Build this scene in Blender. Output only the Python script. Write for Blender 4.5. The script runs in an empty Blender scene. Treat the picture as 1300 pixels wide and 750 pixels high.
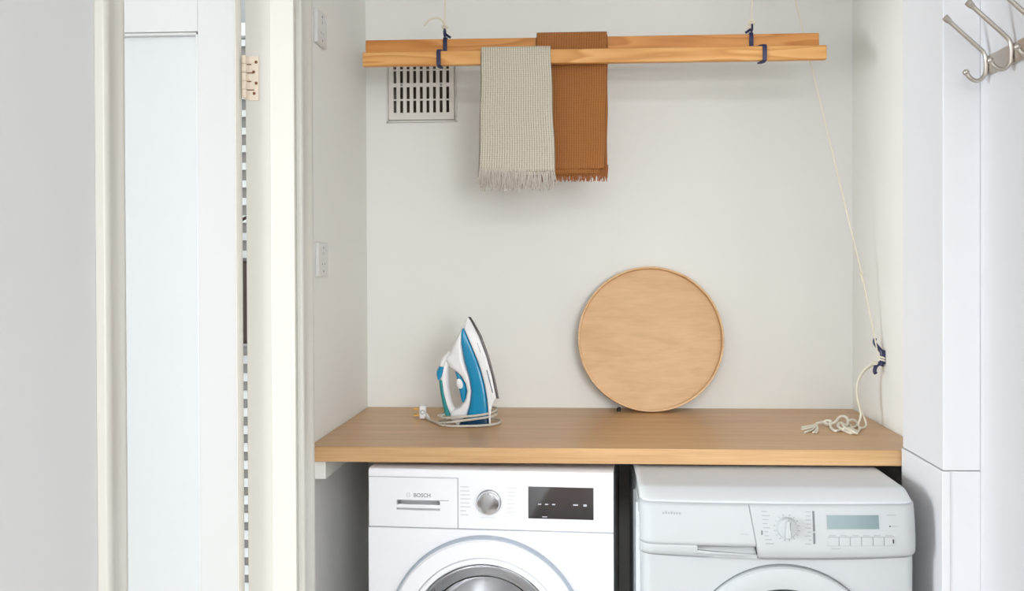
import bpy, bmesh, math, random
from mathutils import Vector, Matrix
random.seed(7)
scene = bpy.context.scene
COL = scene.collection
PI = math.pi

# ---------------------------------------------------------------- camera
cam_d = bpy.data.cameras.new('camera')
cam = bpy.data.objects.new('camera', cam_d); COL.objects.link(cam)
yaw, pitch, roll = 0.05333, -0.00773, -0.00371
r_ = Vector((math.cos(yaw), math.sin(yaw), 0)); f_ = Vector((-math.sin(yaw), math.cos(yaw), 0)); u_ = Vector((0, 0, 1))
f_, u_ = math.cos(pitch)*f_ + math.sin(pitch)*u_, math.cos(pitch)*u_ - math.sin(pitch)*f_
r_, u_ = math.cos(roll)*r_ + math.sin(roll)*u_, math.cos(roll)*u_ - math.sin(roll)*r_
m = Matrix((r_, u_, -f_)).transposed().to_4x4(); m.translation = Vector((0, 0, 1.35))
cam.matrix_world = m
cam_d.sensor_width = 36.0
cam_d.lens = 1200/1300*36
cam_d.shift_x = (650-677.97)/1300
cam_d.shift_y = (343.0-375)/1300
cam_d.clip_start = 0.02
scene.camera = cam

# ---------------------------------------------------------------- light and exposure
vs = scene.view_settings
vs.view_transform = 'Standard'; vs.look = 'None'; vs.gamma = 1.0; vs.use_curve_mapping = False
vs.exposure = 1.24
wd = bpy.data.worlds.new('daylight'); scene.world = wd; wd.use_nodes = True
bg = wd.node_tree.nodes['Background']
bg.inputs['Color'].default_value = (0.86, 0.93, 1.0, 1); bg.inputs['Strength'].default_value = 1.0

def area_light(name, loc, target, sx, sy, power, color):
    d = bpy.data.lights.new(name, 'AREA'); d.shape = 'RECTANGLE'; d.size = sx; d.size_y = sy
    d.energy = power; d.color = color
    o = bpy.data.objects.new(name, d); COL.objects.link(o)
    o.location = loc
    o.rotation_euler = (Vector(target)-Vector(loc)).to_track_quat('-Z', 'Y').to_euler()
    return o
# lamps at unseen windows; the kitchen windows and skylight are invented for their light
area_light('added_window_daylight_left', (-2.0, -4.22, 1.55), (-2.0, 2.0, 1.55), 2.0, 1.6, 72, (0.96, 0.985, 1.0))
area_light('added_window_daylight_right', (2.0, -4.22, 1.55), (2.0, 2.0, 1.55), 1.6, 1.6, 44, (0.98, 0.995, 1.0))
area_light('added_skylight_daylight', (0.1, -1.55, 2.49), (0.1, -1.55, 0.0), 2.2, 1.1, 52, (0.98, 0.995, 1.0))  # added skylight, brightens the worktop and dryer lid
area_light('side_room_window_daylight', (-5.14, -0.7, 1.40), (0.0, -0.7, 1.40), 2.2, 1.7, 116, (0.90, 0.96, 1.0))

# ---------------------------------------------------------------- materials
def new_mat(name):
    mt = bpy.data.materials.new(name); mt.use_nodes = True
    return mt, mt.node_tree.nodes, mt.node_tree.links, mt.node_tree.nodes['Principled BSDF']
def s2l(c):
    return tuple(((v/255)/12.92 if v/255 <= 0.04045 else ((v/255+0.055)/1.055)**2.4) for v in c) + (1,)
def plain(name, rgb, rough=0.5, metal=0.0, spec=0.5, coat=0.0, noise=0.0, nscale=40, bump=0.0):
    mt, N, L, p = new_mat(name)
    c = s2l(rgb)
    p.inputs['Base Color'].default_value = c
    p.inputs['Roughness'].default_value = rough; p.inputs['Metallic'].default_value = metal
    p.inputs['Specular IOR Level'].default_value = spec; p.inputs['Coat Weight'].default_value = coat
    if noise or bump:
        tc = N.new('ShaderNodeTexCoord'); nz = N.new('ShaderNodeTexNoise')
        nz.inputs['Scale'].default_value = nscale; nz.inputs['Detail'].default_value = 4
        L.new(tc.outputs['Object'], nz.inputs['Vector'])
        if noise:
            mx = N.new('ShaderNodeMix'); mx.data_type = 'RGBA'
            mx.inputs['A'].default_value = tuple(v*(1-noise) for v in c[:3])+(1,)
            mx.inputs['B'].default_value = tuple(min(1, v*(1+noise)) for v in c[:3])+(1,)
            L.new(nz.outputs['Fac'], mx.inputs['Factor']); L.new(mx.outputs['Result'], p.inputs['Base Color'])
        if bump:
            b = N.new('ShaderNodeBump'); b.inputs['Strength'].default_value = bump; b.inputs['Distance'].default_value = 0.002
            L.new(nz.outputs['Fac'], b.inputs['Height']); L.new(b.outputs['Normal'], p.inputs['Normal'])
    return mt
def wood(name, dark, mid, light, along='X', length=1.2, across=26.0, rough=0.45, warp=0.6, fine=0.35, coords='Object', spec=0.4):
    """long grain running along one axis: stretched noise for figure plus fine pores"""
    mt, N, L, p = new_mat(name)
    tc = N.new('ShaderNodeTexCoord'); mp = N.new('ShaderNodeMapping')
    sc = [across]*3; sc['XYZ'.index(along)] = length
    mp.inputs['Scale'].default_value = sc
    L.new(tc.outputs[coords], mp.inputs['Vector'])
    n1 = N.new('ShaderNodeTexNoise'); n1.inputs['Scale'].default_value = 1.0; n1.inputs['Detail'].default_value = 5
    n1.inputs['Distortion'].default_value = warp
    L.new(mp.outputs['Vector'], n1.inputs['Vector'])
    mp2 = N.new('ShaderNodeMapping'); sc2 = [across*9]*3; sc2['XYZ'.index(along)] = length*4
    mp2.inputs['Scale'].default_value = sc2
    L.new(tc.outputs[coords], mp2.inputs['Vector'])
    n2 = N.new('ShaderNodeTexNoise'); n2.inputs['Scale'].default_value = 1.0; n2.inputs['Detail'].default_value = 3
    L.new(mp2.outputs['Vector'], n2.inputs['Vector'])
    mix = N.new('ShaderNodeMix'); mix.data_type = 'FLOAT'; mix.inputs['Factor'].default_value = fine
    L.new(n1.outputs['Fac'], mix.inputs['A']); L.new(n2.outputs['Fac'], mix.inputs['B'])
    cr = N.new('ShaderNodeValToRGB')
    cr.color_ramp.elements[0].position = 0.33; cr.color_ramp.elements[0].color = s2l(dark)
    cr.color_ramp.elements[1].position = 0.68; cr.color_ramp.elements[1].color = s2l(light)
    e = cr.color_ramp.elements.new(0.5); e.color = s2l(mid)
    L.new(mix.outputs['Result'], cr.inputs['Fac']); L.new(cr.outputs['Color'], p.inputs['Base Color'])
    p.inputs['Roughness'].default_value = rough; p.inputs['Specular IOR Level'].default_value = spec
    b = N.new('ShaderNodeBump'); b.inputs['Strength'].default_value = 0.06; b.inputs['Distance'].default_value = 0.001
    L.new(n2.outputs['Fac'], b.inputs['Height']); L.new(b.outputs['Normal'], p.inputs['Normal'])
    return mt
def pine(name, dark, mid, light):
    """pine with rings: bands of a warped distance give cathedral figure"""
    mt, N, L, p = new_mat(name)
    tc = N.new('ShaderNodeTexCoord'); mp = N.new('ShaderNodeMapping'); mp.inputs['Scale'].default_value = (2.2, 22, 22)
    L.new(tc.outputs['Object'], mp.inputs['Vector'])
    n1 = N.new('ShaderNodeTexNoise'); n1.inputs['Scale'].default_value = 1.0; n1.inputs['Detail'].default_value = 2; n1.inputs['Roughness'].default_value = 0.35
    L.new(mp.outputs['Vector'], n1.inputs['Vector'])
    mul = N.new('ShaderNodeMath'); mul.operation = 'MULTIPLY'; mul.inputs[1].default_value = 6.0
    L.new(n1.outputs['Fac'], mul.inputs[0])
    fr = N.new('ShaderNodeMath'); fr.operation = 'FRACT'; L.new(mul.outputs[0], fr.inputs[0])
    cr = N.new('ShaderNodeValToRGB')
    cr.color_ramp.elements[0].position = 0.0; cr.color_ramp.elements[0].color = s2l(light)
    cr.color_ramp.elements[1].position = 1.0; cr.color_ramp.elements[1].color = s2l(light)
    for pos, c in ((0.45, mid), (0.82, dark), (0.93, mid)):
        e = cr.color_ramp.elements.new(pos); e.color = s2l(c)
    L.new(fr.outputs[0], cr.inputs['Fac']); L.new(cr.outputs['Color'], p.inputs['Base Color'])
    p.inputs['Roughness'].default_value = 0.5
    return mt
def waffle(name, hi, lo, nu, nv, depth=1.0, vsoft=0.2):
    """woven cloth cells in the towel's own u,v"""
    mt, N, L, p = new_mat(name)
    uv = N.new('ShaderNodeUVMap'); uv.uv_map = 'UVMap'
    sp = N.new('ShaderNodeSeparateXYZ'); L.new(uv.outputs['UV'], sp.inputs[0])
    def tri(out, n):
        a = N.new('ShaderNodeMath'); a.operation = 'MULTIPLY'; a.inputs[1].default_value = n; L.new(out, a.inputs[0])
        b = N.new('ShaderNodeMath'); b.operation = 'PINGPONG'; b.inputs[1].default_value = 0.5; L.new(a.outputs[0], b.inputs[0])
        c = N.new('ShaderNodeMath'); c.operation = 'MULTIPLY'; c.inputs[1].default_value = 2.0; L.new(b.outputs[0], c.inputs[0])
        return c.outputs[0]
    u = tri(sp.outputs['X'], nu); v = tri(sp.outputs['Y'], nv)
    vv = N.new('ShaderNodeMath'); vv.operation = 'MULTIPLY_ADD'; vv.inputs[1].default_value = 1.0; vv.inputs[2].default_value = vsoft; L.new(v, vv.inputs[0])
    mn = N.new('ShaderNodeMath'); mn.operation = 'MINIMUM'; L.new(u, mn.inputs[0]); L.new(vv.outputs[0], mn.inputs[1])
    nz = N.new('ShaderNodeTexNoise'); nz.inputs['Scale'].default_value = 260
    tc = N.new('ShaderNodeTexCoord'); L.new(tc.outputs['Object'], nz.inputs['Vector'])
    ad = N.new('ShaderNodeMath'); ad.operation = 'MULTIPLY_ADD'; ad.inputs[1].default_value = 0.35; L.new(nz.outputs['Fac'], ad.inputs[0]); L.new(mn.outputs[0], ad.inputs[2])
    cr = N.new('ShaderNodeValToRGB')
    cr.color_ramp.elements[0].position = 0.12; cr.color_ramp.elements[0].color = s2l(lo)
    cr.color_ramp.elements[1].position = 0.62; cr.color_ramp.elements[1].color = s2l(hi)
    L.new(ad.outputs[0], cr.inputs['Fac']); L.new(cr.outputs['Color'], p.inputs['Base Color'])
    b = N.new('ShaderNodeBump'); b.inputs['Strength'].default_value = 0.7; b.inputs['Distance'].default_value = 0.0015*depth
    L.new(ad.outputs[0], b.inputs['Height']); L.new(b.outputs['Normal'], p.inputs['Normal'])
    p.inputs['Roughness'].default_value = 0.95; p.inputs['Specular IOR Level'].default_value = 0.1
    return mt
def glass_mat(name, tint=(1, 1, 1, 1), rough=0.0):
    mt, N, L, p = new_mat(name)
    p.inputs['Base Color'].default_value = tint; p.inputs['Transmission Weight'].default_value = 1.0
    p.inputs['Roughness'].default_value = rough; p.inputs['IOR'].default_value = 1.22
    return mt
def rope_mat(name, a, b, scale):
    mt, N, L, p = new_mat(name)
    tc = N.new('ShaderNodeTexCoord'); w = N.new('ShaderNodeTexWave'); w.bands_direction = 'DIAGONAL'
    w.inputs['Scale'].default_value = scale; L.new(tc.outputs['Object'], w.inputs['Vector'])
    mx = N.new('ShaderNodeMix'); mx.data_type = 'RGBA'; mx.inputs['A'].default_value = s2l(a); mx.inputs['B'].default_value = s2l(b)
    L.new(w.outputs['Fac'], mx.inputs['Factor']); L.new(mx.outputs['Result'], p.inputs['Base Color'])
    bp = N.new('ShaderNodeBump'); bp.inputs['Strength'].default_value = 0.6; bp.inputs['Distance'].default_value = 0.001
    L.new(w.outputs['Fac'], bp.inputs['Height']); L.new(bp.outputs['Normal'], p.inputs['Normal'])
    p.inputs['Roughness'].default_value = 0.9
    return mt
def drum_mat():
    mt, N, L, p = new_mat('perforated_steel')
    tc = N.new('ShaderNodeTexCoord'); vo = N.new('ShaderNodeTexVoronoi'); vo.inputs['Scale'].default_value = 48; vo.inputs['Randomness'].default_value = 0.1
    L.new(tc.outputs['Object'], vo.inputs['Vector'])
    cr = N.new('ShaderNodeValToRGB'); cr.color_ramp.elements[0].position = 0.16; cr.color_ramp.elements[0].color = (0.02, 0.02, 0.02, 1)
    cr.color_ramp.elements[1].position = 0.2; cr.color_ramp.elements[1].color = (0.8, 0.8, 0.82, 1)
    L.new(vo.outputs['Distance'], cr.inputs['Fac']); L.new(cr.outputs['Color'], p.inputs['Base Color'])
    p.inputs['Metallic'].default_value = 1.0; p.inputs['Roughness'].default_value = 0.28
    return mt

M = dict(
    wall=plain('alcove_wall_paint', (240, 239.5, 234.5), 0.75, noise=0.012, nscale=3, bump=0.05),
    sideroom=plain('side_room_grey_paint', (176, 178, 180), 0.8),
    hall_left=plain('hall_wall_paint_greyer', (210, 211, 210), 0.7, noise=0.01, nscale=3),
    hall=plain('hall_wall_paint', (222, 222, 225), 0.7, noise=0.01, nscale=3, bump=0.04),
    ceil=plain('ceiling_paint', (244, 244, 242), 0.8),
    gloss=plain('gloss_white_woodwork', (208, 205, 196), 0.38, noise=0.01, nscale=8),
    doorw=plain('door_white_paint', (192, 191, 189), 0.55),
    door_panel=plain('pale_door_panel', (189, 190, 190), 0.5),
    edge_lightened=plain('cream_edge_lightened', (246, 243, 232), 0.5),  # door edge colour lightened because little light reaches that side
    floor=wood('floor_boards', (188, 180, 170), (202, 195, 186), (214, 208, 200), 'Y', 1.0, 14, 0.5),
    floor_dark=wood('dark_floor_boards', (60, 46, 38), (80, 62, 50), (98, 78, 62), 'Y', 1.0, 14, 0.4),
    oak=wood('oak_laminate', (184, 143, 98), (201, 160, 114), (214, 175, 130), 'X', 1.6, 30, 0.34, 0.5, 0.45, spec=0.3),
    pine=pine('oiled_pine', (208, 142, 70), (226, 164, 92), (234, 178, 110)),
    pine2=pine('oiled_pine_darker', (198, 126, 54), (214, 144, 70), (222, 156, 84)),
    birch=wood('birch_ply', (214, 171, 124), (224, 183, 136), (231, 192, 147), 'X', 5.0, 22, 0.5, 1.4, 0.35),
    birch_edge=wood('birch_rim', (206, 162, 112), (226, 186, 138), (234, 200, 156), 'X', 6, 16, 0.45),
    iron_blue=plain('tank_blue_plastic', (0, 138, 184), 0.18),
    iron_dark=plain('heel_dark_blue_plastic', (10, 62, 92), 0.25),
    iron_teal=plain('grip_teal_rubber', (14, 138, 138), 0.4),
    iron_white=plain('iron_white_plastic', (238, 236, 236), 0.25),
    sole=plain('soleplate_dark_metal', (86, 80, 80), 0.35, metal=0.6),
    navy=plain('navy_enamel_iron', (42, 44, 82), 0.4, noise=0.1),
    steel=plain('brushed_steel', (196, 190, 182), 0.34, metal=1.0),
    chrome=plain('chrome', (214, 214, 216), 0.16, metal=1.0),
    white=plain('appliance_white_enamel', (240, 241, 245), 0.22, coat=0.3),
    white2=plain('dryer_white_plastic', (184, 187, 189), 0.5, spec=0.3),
    white3=plain('dryer_white_lightened', (212, 215, 218), 0.45, spec=0.3),  # dryer white lightened on the lid to offset shade under the worktop
    seam=plain('seam_grey', (176, 178, 184), 0.6),
    seam2=plain('dark_grey_print', (112, 114, 118), 0.6),
    dark=plain('dark_recess', (40, 40, 42), 0.7),
    black_glass=plain('black_display_glass', (16, 16, 22), 0.05),
    dprint=plain('dryer_grey_print', (158, 160, 164), 0.6),
    print_=plain('grey_print', (150, 152, 158), 0.6),
    print_soft=plain('pale_grey_print', (206, 208, 214), 0.6),
    icon=plain('display_icons', (190, 190, 196), 0.5),
    lcd=plain('lcd_grey_green', (112, 132, 134), 0.3),
    glass=glass_mat('door_glass'),
    drum=drum_mat(),
    gasket=plain('grey_rubber', (160, 160, 164), 0.6),
    vent=plain('painted_plaster_vent', (226, 223, 216), 0.7, noise=0.04, nscale=30),
    duct=plain('dark_duct', (120, 108, 92), 0.9),
    socket=plain('white_socket_plastic', (222, 221, 219), 0.35),
    brass=plain('brass_pin', (204, 160, 88), 0.3, metal=1.0),
    hinge=plain('paint_worn_hinge', (226, 212, 192), 0.5, noise=0.12, nscale=120),
    rust=plain('rusty_hinge_gap', (128, 84, 56), 0.8),
    rope=rope_mat('cotton_rope', (246, 242, 228), (232, 224, 204), 260),
    rope_fine=rope_mat('cream_cord', (246, 241, 224), (230, 221, 196), 200),
    flex=rope_mat('braided_flex', (240, 234, 222), (178, 168, 152), 210),
    beige=waffle('beige_waffle_cotton', (218, 211, 194), (146, 134, 110), 30, 66),
    beige_fringe=plain('beige_fringe_cotton', (204, 196, 184), 0.95),
    brown=waffle('brown_waffle_cotton', (176, 118, 70), (138, 84, 44), 28, 60),
    brown_fringe=plain('brown_fringe_cotton', (166, 106, 62), 0.95),
    black=plain('black_rubber', (24, 22, 22), 0.6),
    louvre=plain('white_louvre_paint', (236, 236, 236), 0.5),
    greyback=plain('grey_cupboard_inside', (150, 146, 142), 0.8),
    brownbag=plain('dark_brown_leather', (58, 40, 32), 0.6, noise=0.15, nscale=20),
    red=plain('red_tag_card', (200, 60, 60), 0.6),
)

M['black_glass'].node_tree.nodes['Principled BSDF'].inputs['IOR'].default_value = 2.8
# ---------------------------------------------------------------- mesh helpers
class MB:
    def __init__(self): self.v = []; self.f = []; self.uv = None
    def add(self, vs, fs):
        o = len(self.v); self.v += [tuple(p) for p in vs]; self.f += [tuple(i+o for i in f) for f in fs]; return self
    def box(self, x0, x1, y0, y1, z0, z1):
        v = [(x, y, z) for z in (z0, z1) for y in (y0, y1) for x in (x0, x1)]
        return self.add(v, [(0, 2, 3, 1), (4, 5, 7, 6), (0, 1, 5, 4), (2, 6, 7, 3), (0, 4, 6, 2), (1, 3, 7, 5)])
    def prism(self, poly, axis, a0, a1):
        """polygon in the two other axes (order kept), extruded along axis"""
        n = len(poly)
        def P(p, a):
            if axis == 'X': return (a, p[0], p[1])
            if axis == 'Y': return (p[0], a, p[1])
            return (p[0], p[1], a)
        v = [P(p, a0) for p in poly]+[P(p, a1) for p in poly]
        f = [tuple(range(n))[::-1], tuple(range(n, 2*n))]+[(i, (i+1) % n, n+(i+1) % n, n+i) for i in range(n)]
        return self.add(v, f)
    def tube(self, pts, rad, n=8, flat=1.0, caps=True):
        pts = [Vector(p) for p in pts]; k = len(pts)
        rads = rad if isinstance(rad, (list, tuple)) else [rad]*k
        t0 = (pts[1]-pts[0]).normalized()
        up = Vector((0, 0, 1)) if abs(t0.z) < 0.9 else Vector((1, 0, 0))
        nrm = (up-t0*up.dot(t0)).normalized()
        vs = []
        for i in range(k):
            t = (pts[min(i+1, k-1)]-pts[max(i-1, 0)]).normalized()
            nrm = (nrm-t*nrm.dot(t))
            nrm = nrm.normalized() if nrm.length > 1e-6 else t.orthogonal().normalized()
            b = t.cross(nrm)
            for j in range(n):
                a = 2*PI*j/n
                vs.append(pts[i]+rads[i]*(math.cos(a)*nrm+flat*math.sin(a)*b))
        fs = [(i*n+j, i*n+(j+1) % n, (i+1)*n+(j+1) % n, (i+1)*n+j) for i in range(k-1) for j in range(n)]
        if caps: fs += [tuple(range(n))[::-1], tuple(range((k-1)*n, k*n))]
        return self.add(vs, fs)
    def lathe(self, prof, center, axis='Y', n=64, close=False):
        """prof: (radius, offset along axis)"""
        vs = []; fs = []; k = len(prof); cx, cy, cz = center
        for r, o in prof:
            for j in range(n):
                a = 2*PI*j/n
                if axis == 'Y': vs.append((cx+r*math.cos(a), cy+o, cz+r*math.sin(a)))
                elif axis == 'X': vs.append((cx+o, cy+r*math.cos(a), cz+r*math.sin(a)))
                else: vs.append((cx+r*math.cos(a), cy+r*math.sin(a), cz+o))
        for i in range(k-1 if not close else k):
            i2 = (i+1) % k
            for j in range(n): fs.append((i*n+j, i*n+(j+1) % n, i2*n+(j+1) % n, i2*n+j))
        return self.add(vs, fs)
    def grid(self, rows):
        nr, nc = len(rows), len(rows[0])
        return self.add([p for r in rows for p in r], [(i*nc+j, i*nc+j+1, (i+1)*nc+j+1, (i+1)*nc+j) for i in range(nr-1) for j in range(nc-1)])
    def ball(self, c, r, n=12, sy=1.0):
        prof = [(max(1e-5, r*math.sin(PI*i/n)), -r*sy*math.cos(PI*i/n)) for i in range(n+1)]
        return self.lathe(prof, c, 'Z', n*2)
    def build(self, name, mat, parent=None, smooth=False, bevel=0.0, seg=2, solid=0.0, off=0, recalc=True):
        me = bpy.data.meshes.new(name); me.from_pydata(self.v, [], self.f); me.update()
        if recalc:
            bm = bmesh.new(); bm.from_mesh(me)
            bmesh.ops.remove_doubles(bm, verts=bm.verts, dist=1e-6)
            bmesh.ops.recalc_face_normals(bm, faces=bm.faces)
            bm.to_mesh(me); bm.free()
        o = bpy.data.objects.new(name, me); COL.objects.link(o)
        me.materials.append(mat)
        if parent: o.parent = parent
        if smooth: shade(o)
        if solid:
            s = o.modifiers.new('thickness', 'SOLIDIFY'); s.thickness = solid; s.offset = off
        if bevel:
            b = o.modifiers.new('bevel', 'BEVEL'); b.width = bevel; b.segments = seg; b.limit_method = 'ANGLE'; b.angle_limit = 0.6
            b.harden_normals = False
            shade(o, 0.7)
        return o
def shade(o, ang=0.6):
    for p in o.data.polygons: p.use_smooth = True
    o.data.set_sharp_from_angle(angle=ang)
def B(name, mat, x0, x1, y0, y1, z0, z1, parent=None, bevel=0.0, seg=2):
    return MB().box(x0, x1, y0, y1, z0, z1).build(name, mat, parent, bevel=bevel, seg=seg)
def tag(o, label, cat, group=None):
    o['label'] = label; o['category'] = cat
    if group: o['group'] = group
    return o
def struct(o, label=None):
    o['kind'] = 'structure'
    if label: o['label'] = label
    return o
def empty(name, loc, rz=0):
    o = bpy.data.objects.new(name, None); COL.objects.link(o); o.location = loc; o.rotation_euler = (0, 0, rz); o.empty_display_size = 0.05
    return o
def cat_rom(pts, k=8):
    """smooth curve through points"""
    P = [Vector(p) for p in pts]; P = [2*P[0]-P[1]]+P+[2*P[-1]-P[-2]]
    out = []
    for i in range(1, len(P)-2):
        for s in range(k):
            t = s/k; a, b, c, d = P[i-1], P[i], P[i+1], P[i+2]
            out.append(0.5*((2*b)+(c-a)*t+(2*a-5*b+4*c-d)*t*t+(3*b-a-3*c+d)*t**3))
    out.append(P[-2]); return out
def interp(tab, t):
    if t <= tab[0][0]: return tab[0][1]
    for (a, va), (b, vb) in zip(tab, tab[1:]):
        if t <= b: return va+(vb-va)*(t-a)/(b-a)
    return tab[-1][1]
def text_obj(txt, size, mat, parent, loc, name='lettering', bold=0.0, depth=0.0002, align='LEFT', sx=1.0):
    """flat lettering facing -Y"""
    c = bpy.data.curves.new(name, 'FONT'); c.body = txt; c.size = size; c.extrude = depth; c.offset = bold; c.align_x = align
    t = bpy.data.objects.new(name+'_curve', c); COL.objects.link(t)
    dg = bpy.context.evaluated_depsgraph_get()
    me = bpy.data.meshes.new_from_object(t.evaluated_get(dg))
    bpy.data.objects.remove(t); bpy.data.curves.remove(c)
    me.transform(Matrix.Translation(Vector(loc)) @ Matrix.Rotation(PI/2, 4, 'X') @ Matrix.Scale(sx, 4, (1, 0, 0)))
    o = bpy.data.objects.new(name, me); COL.objects.link(o); me.materials.clear(); me.materials.append(mat); o.parent = parent
    return o

# ---------------------------------------------------------------- the setting
H = 2.5
XL, XR, YB, YF, ZT = -0.688, 0.826, 2.963, 2.313, 0.896
HL, HR = -0.617, 0.838           # hall wall faces
struct(B('floor', M['floor'], -5.4, 3.2, 0.5, 3.25, -0.05, 0.0))
struct(B('floor_kitchen', M['floor_dark'], -5.4, 3.2, -4.4, 0.5, -0.05, 0.0))  # unseen floor made dark for the lower half of the display reflection
c_ = MB(); c_.box(-5.4, -1.1, -4.4, 3.25, H, H+0.06).box(1.3, 3.2, -4.4, 3.25, H, H+0.06).box(-1.1, 1.3, -4.4, -2.2, H, H+0.06).box(-1.1, 1.3, -0.9, 3.25, H, H+0.06)
struct(c_.build('ceiling', M['ceil']))
c_ = MB(); c_.box(-1.15, -1.1, -2.25, -0.85, H, H+0.2).box(1.3, 1.35, -2.25, -0.85, H, H+0.2).box(-1.1, 1.3, -2.25, -2.2, H, H+0.2).box(-1.1, 1.3, -0.9, -0.85, H, H+0.2)
struct(c_.build('added_skylight_frame', M['doorw']))  # frame of the added skylight, out of view
# back wall of the alcove with an opening for the air vent
vx0, vx1, vz0, vz1 = -0.6095, -0.4185, 1.817, 2.002
w = MB()
w.box(-0.80, vx0, YB, 3.10, 0, H).box(vx1, 0.96, YB, 3.10, 0, H).box(vx0, vx1, YB, 3.10, 0, vz0).box(vx0, vx1, YB, 3.10, vz1, H)
struct(w.build('wall_back', M['wall']))
struct(B('wall_alcove_left', M['wall'], -0.735, XL, 2.105, YB, 0, H))
struct(B('wall_alcove_right', M['wall'], XR, 0.96, 2.306, YB, 0, H))
# left hall wall with the doorway; far nib carries the hinges
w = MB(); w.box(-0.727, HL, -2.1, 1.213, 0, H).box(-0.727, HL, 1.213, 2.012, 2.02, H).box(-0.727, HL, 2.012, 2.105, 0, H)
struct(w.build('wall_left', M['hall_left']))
struct(B('wall_right', M['hall'], HR, 0.96, 1.30, 2.306, 0, H))
struct(B('wall_kitchen_back', M['hall'], 0.96, 3.1, 1.30, 1.42, 0, H))
struct(B('wall_kitchen_right', M['hall'], 3.0, 3.1, -4.25, 1.30, 0, H))
struct(B('wall_kitchen_left', M['hall'], -3.3, -3.2, -4.25, -2.2, 0, H))
struct(B('added_reflection_wall', M['hall'], -0.30, 1.1, -0.76, -0.66, 0, 0.70))  # unseen low wall added for the washer display to reflect
# unseen outer walls; the kitchen one has window openings added for daylight
def window_wall(name, wname, x0, x1, y0, y1, openings, z0, z1, axis):
    w = MB(); f = MB(); a = x0
    def bx(mb, p0, p1, q0, q1, zz0, zz1):
        if axis == 'Y': mb.box(p0, p1, q0, q1, zz0, zz1)
        else: mb.box(q0, q1, p0, p1, zz0, zz1)
    for o0, o1 in openings:
        bx(w, a, o0, y0, y1, 0, H); bx(w, o0, o1, y0, y1, 0, z0); bx(w, o0, o1, y0, y1, z1, H); a = o1
        q0, q1 = y0+0.03, y1-0.02
        bx(f, o0, o0+0.05, q0, q1, z0, z1); bx(f, o1-0.05, o1, q0, q1, z0, z1); bx(f, o0+0.05, o1-0.05, q0, q1, z0, z0+0.05); bx(f, o0+0.05, o1-0.05, q0, q1, z1-0.05, z1)
    bx(w, a, x1, y0, y1, 0, H)
    struct(w.build(name, M['sideroom' if axis == 'X' else 'hall'])); struct(f.build(wname, M['doorw']))
window_wall('wall_front', 'added_window_frames', -3.3, 3.1, -4.35, -4.25, [(-3.05, -0.95), (1.15, 2.85)], 0.7, 2.4, 'Y')
window_wall('wall_side_room_left', 'window_2', -2.2, 3.15, -5.3, -5.2, [(-1.9, 0.5)], 0.5, 2.3, 'X')
struct(B('wall_side_room_front', M['sideroom'], -5.2, -0.727, -2.2, -2.1, 0, H))
struct(B('wall_side_room_back', M['sideroom'], -5.2, -0.80, 3.05, 3.15, 0, H))

# boxed-in pipe casing at the right mouth of the alcove: tall upper board, separate lower board
cas = B('trim_1', M['hall'], 0.760, HR, 2.050, 2.305, 0.9055, H, bevel=0.002); struct(cas, 'tall white pipe casing between worktop and coat hooks')
low = MB().box(0.757, 0.774, 2.047, 2.305, 0, 0.904).box(0.774, HR, 2.050, 2.305, 0, 0.904).build('trim_2', M['hall'], bevel=0.0015)
struct(low, 'lower white casing board beside the dryer')

# door lining (far jamb): room-side rebate and the thicker stop nearer the hall
w = MB(); w.box(-0.727, -0.669, 2.000, 2.012, 0, 2.02).box(-0.669, HL, 1.988, 2.012, 0, 2.02)
struct(w.build('trim_3', M['gloss'], bevel=0.0015), 'white door lining with rebate and stop')
struct(B('trim_4', M['gloss'], -0.727, HL, 1.213, 1.225, 0, 2.02, bevel=0.001), 'near white door lining')
# moulded architraves on the hall face
def architrave(name, y_in, y_out, label, k=1.0):
    s = 1 if y_out > y_in else -1; wd_ = abs(y_out-y_in)
    pr = [(0, 0), (0, 0.010), (0.003, 0.013), (0.010, 0.014), (0.014, 0.0115), (0.030, 0.0125), (0.040, 0.015), (0.045, 0.0165), (0.050, 0.019), (wd_-0.004, 0.019), (wd_, 0.016), (wd_, 0)]
    poly = [(HL+t*k, y_in+s*min(d, wd_)) for d, t in pr]
    o = MB().prism(poly, 'Z', 0, 2.08).build(name, M['gloss'], bevel=0.001); struct(o, label); return o
architrave('trim_5', 2.000, 2.066, 'moulded white architrave beside the sockets')
architrave('trim_6', 1.226, 1.163, 'moulded white architrave at the near side of the doorway', 0.75)
# batten carrying the worktop on the left
struct(B('trim_7', M['wall'], XL, -0.650, 2.335, 2.93, 0.810, ZT-0.0385, bevel=0.0015), 'white support batten under the worktop')

# open panelled door, hung on the far jamb and standing parallel to the alcove back
door = empty('door_1', (-0.737, 1.965, 0.0)); struct(door, 'white panelled door standing open into the side room')
def dpart(name, x0, x1, y0, y1, z0, z1, bv=0.001): return B(name, M['doorw'], x0, x1, y0, y1, z0, z1, door, bevel=bv)
DW = 0.755; ST = 0.079
dpart('stile', -ST, 0, 0, 0.038, 0.008, 1.985); dpart('stile', -DW, -DW+ST, 0, 0.038, 0.008, 1.985)
dpart('rail', -DW+ST, -ST, 0, 0.038, 1.843, 1.985); dpart('rail', -DW+ST, -ST, 0, 0.038, 0.008, 0.2)
B('panel', M['door_panel'], -DW+ST, -ST, 0.016, 0.026, 0.2, 1.843, door)
for x0, x1, z0, z1 in ((-ST-0.007, -ST, 0.2, 1.843), (-DW+ST, -DW+ST+0.007, 0.2, 1.843), (-DW+ST, -ST, 1.836, 1.843), (-DW+ST, -ST, 0.2, 0.207)):
    B('glazing_bead', M['doorw'], x0, x1, 0.004, 0.017, z0, z1, door, bevel=0.002)
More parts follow.
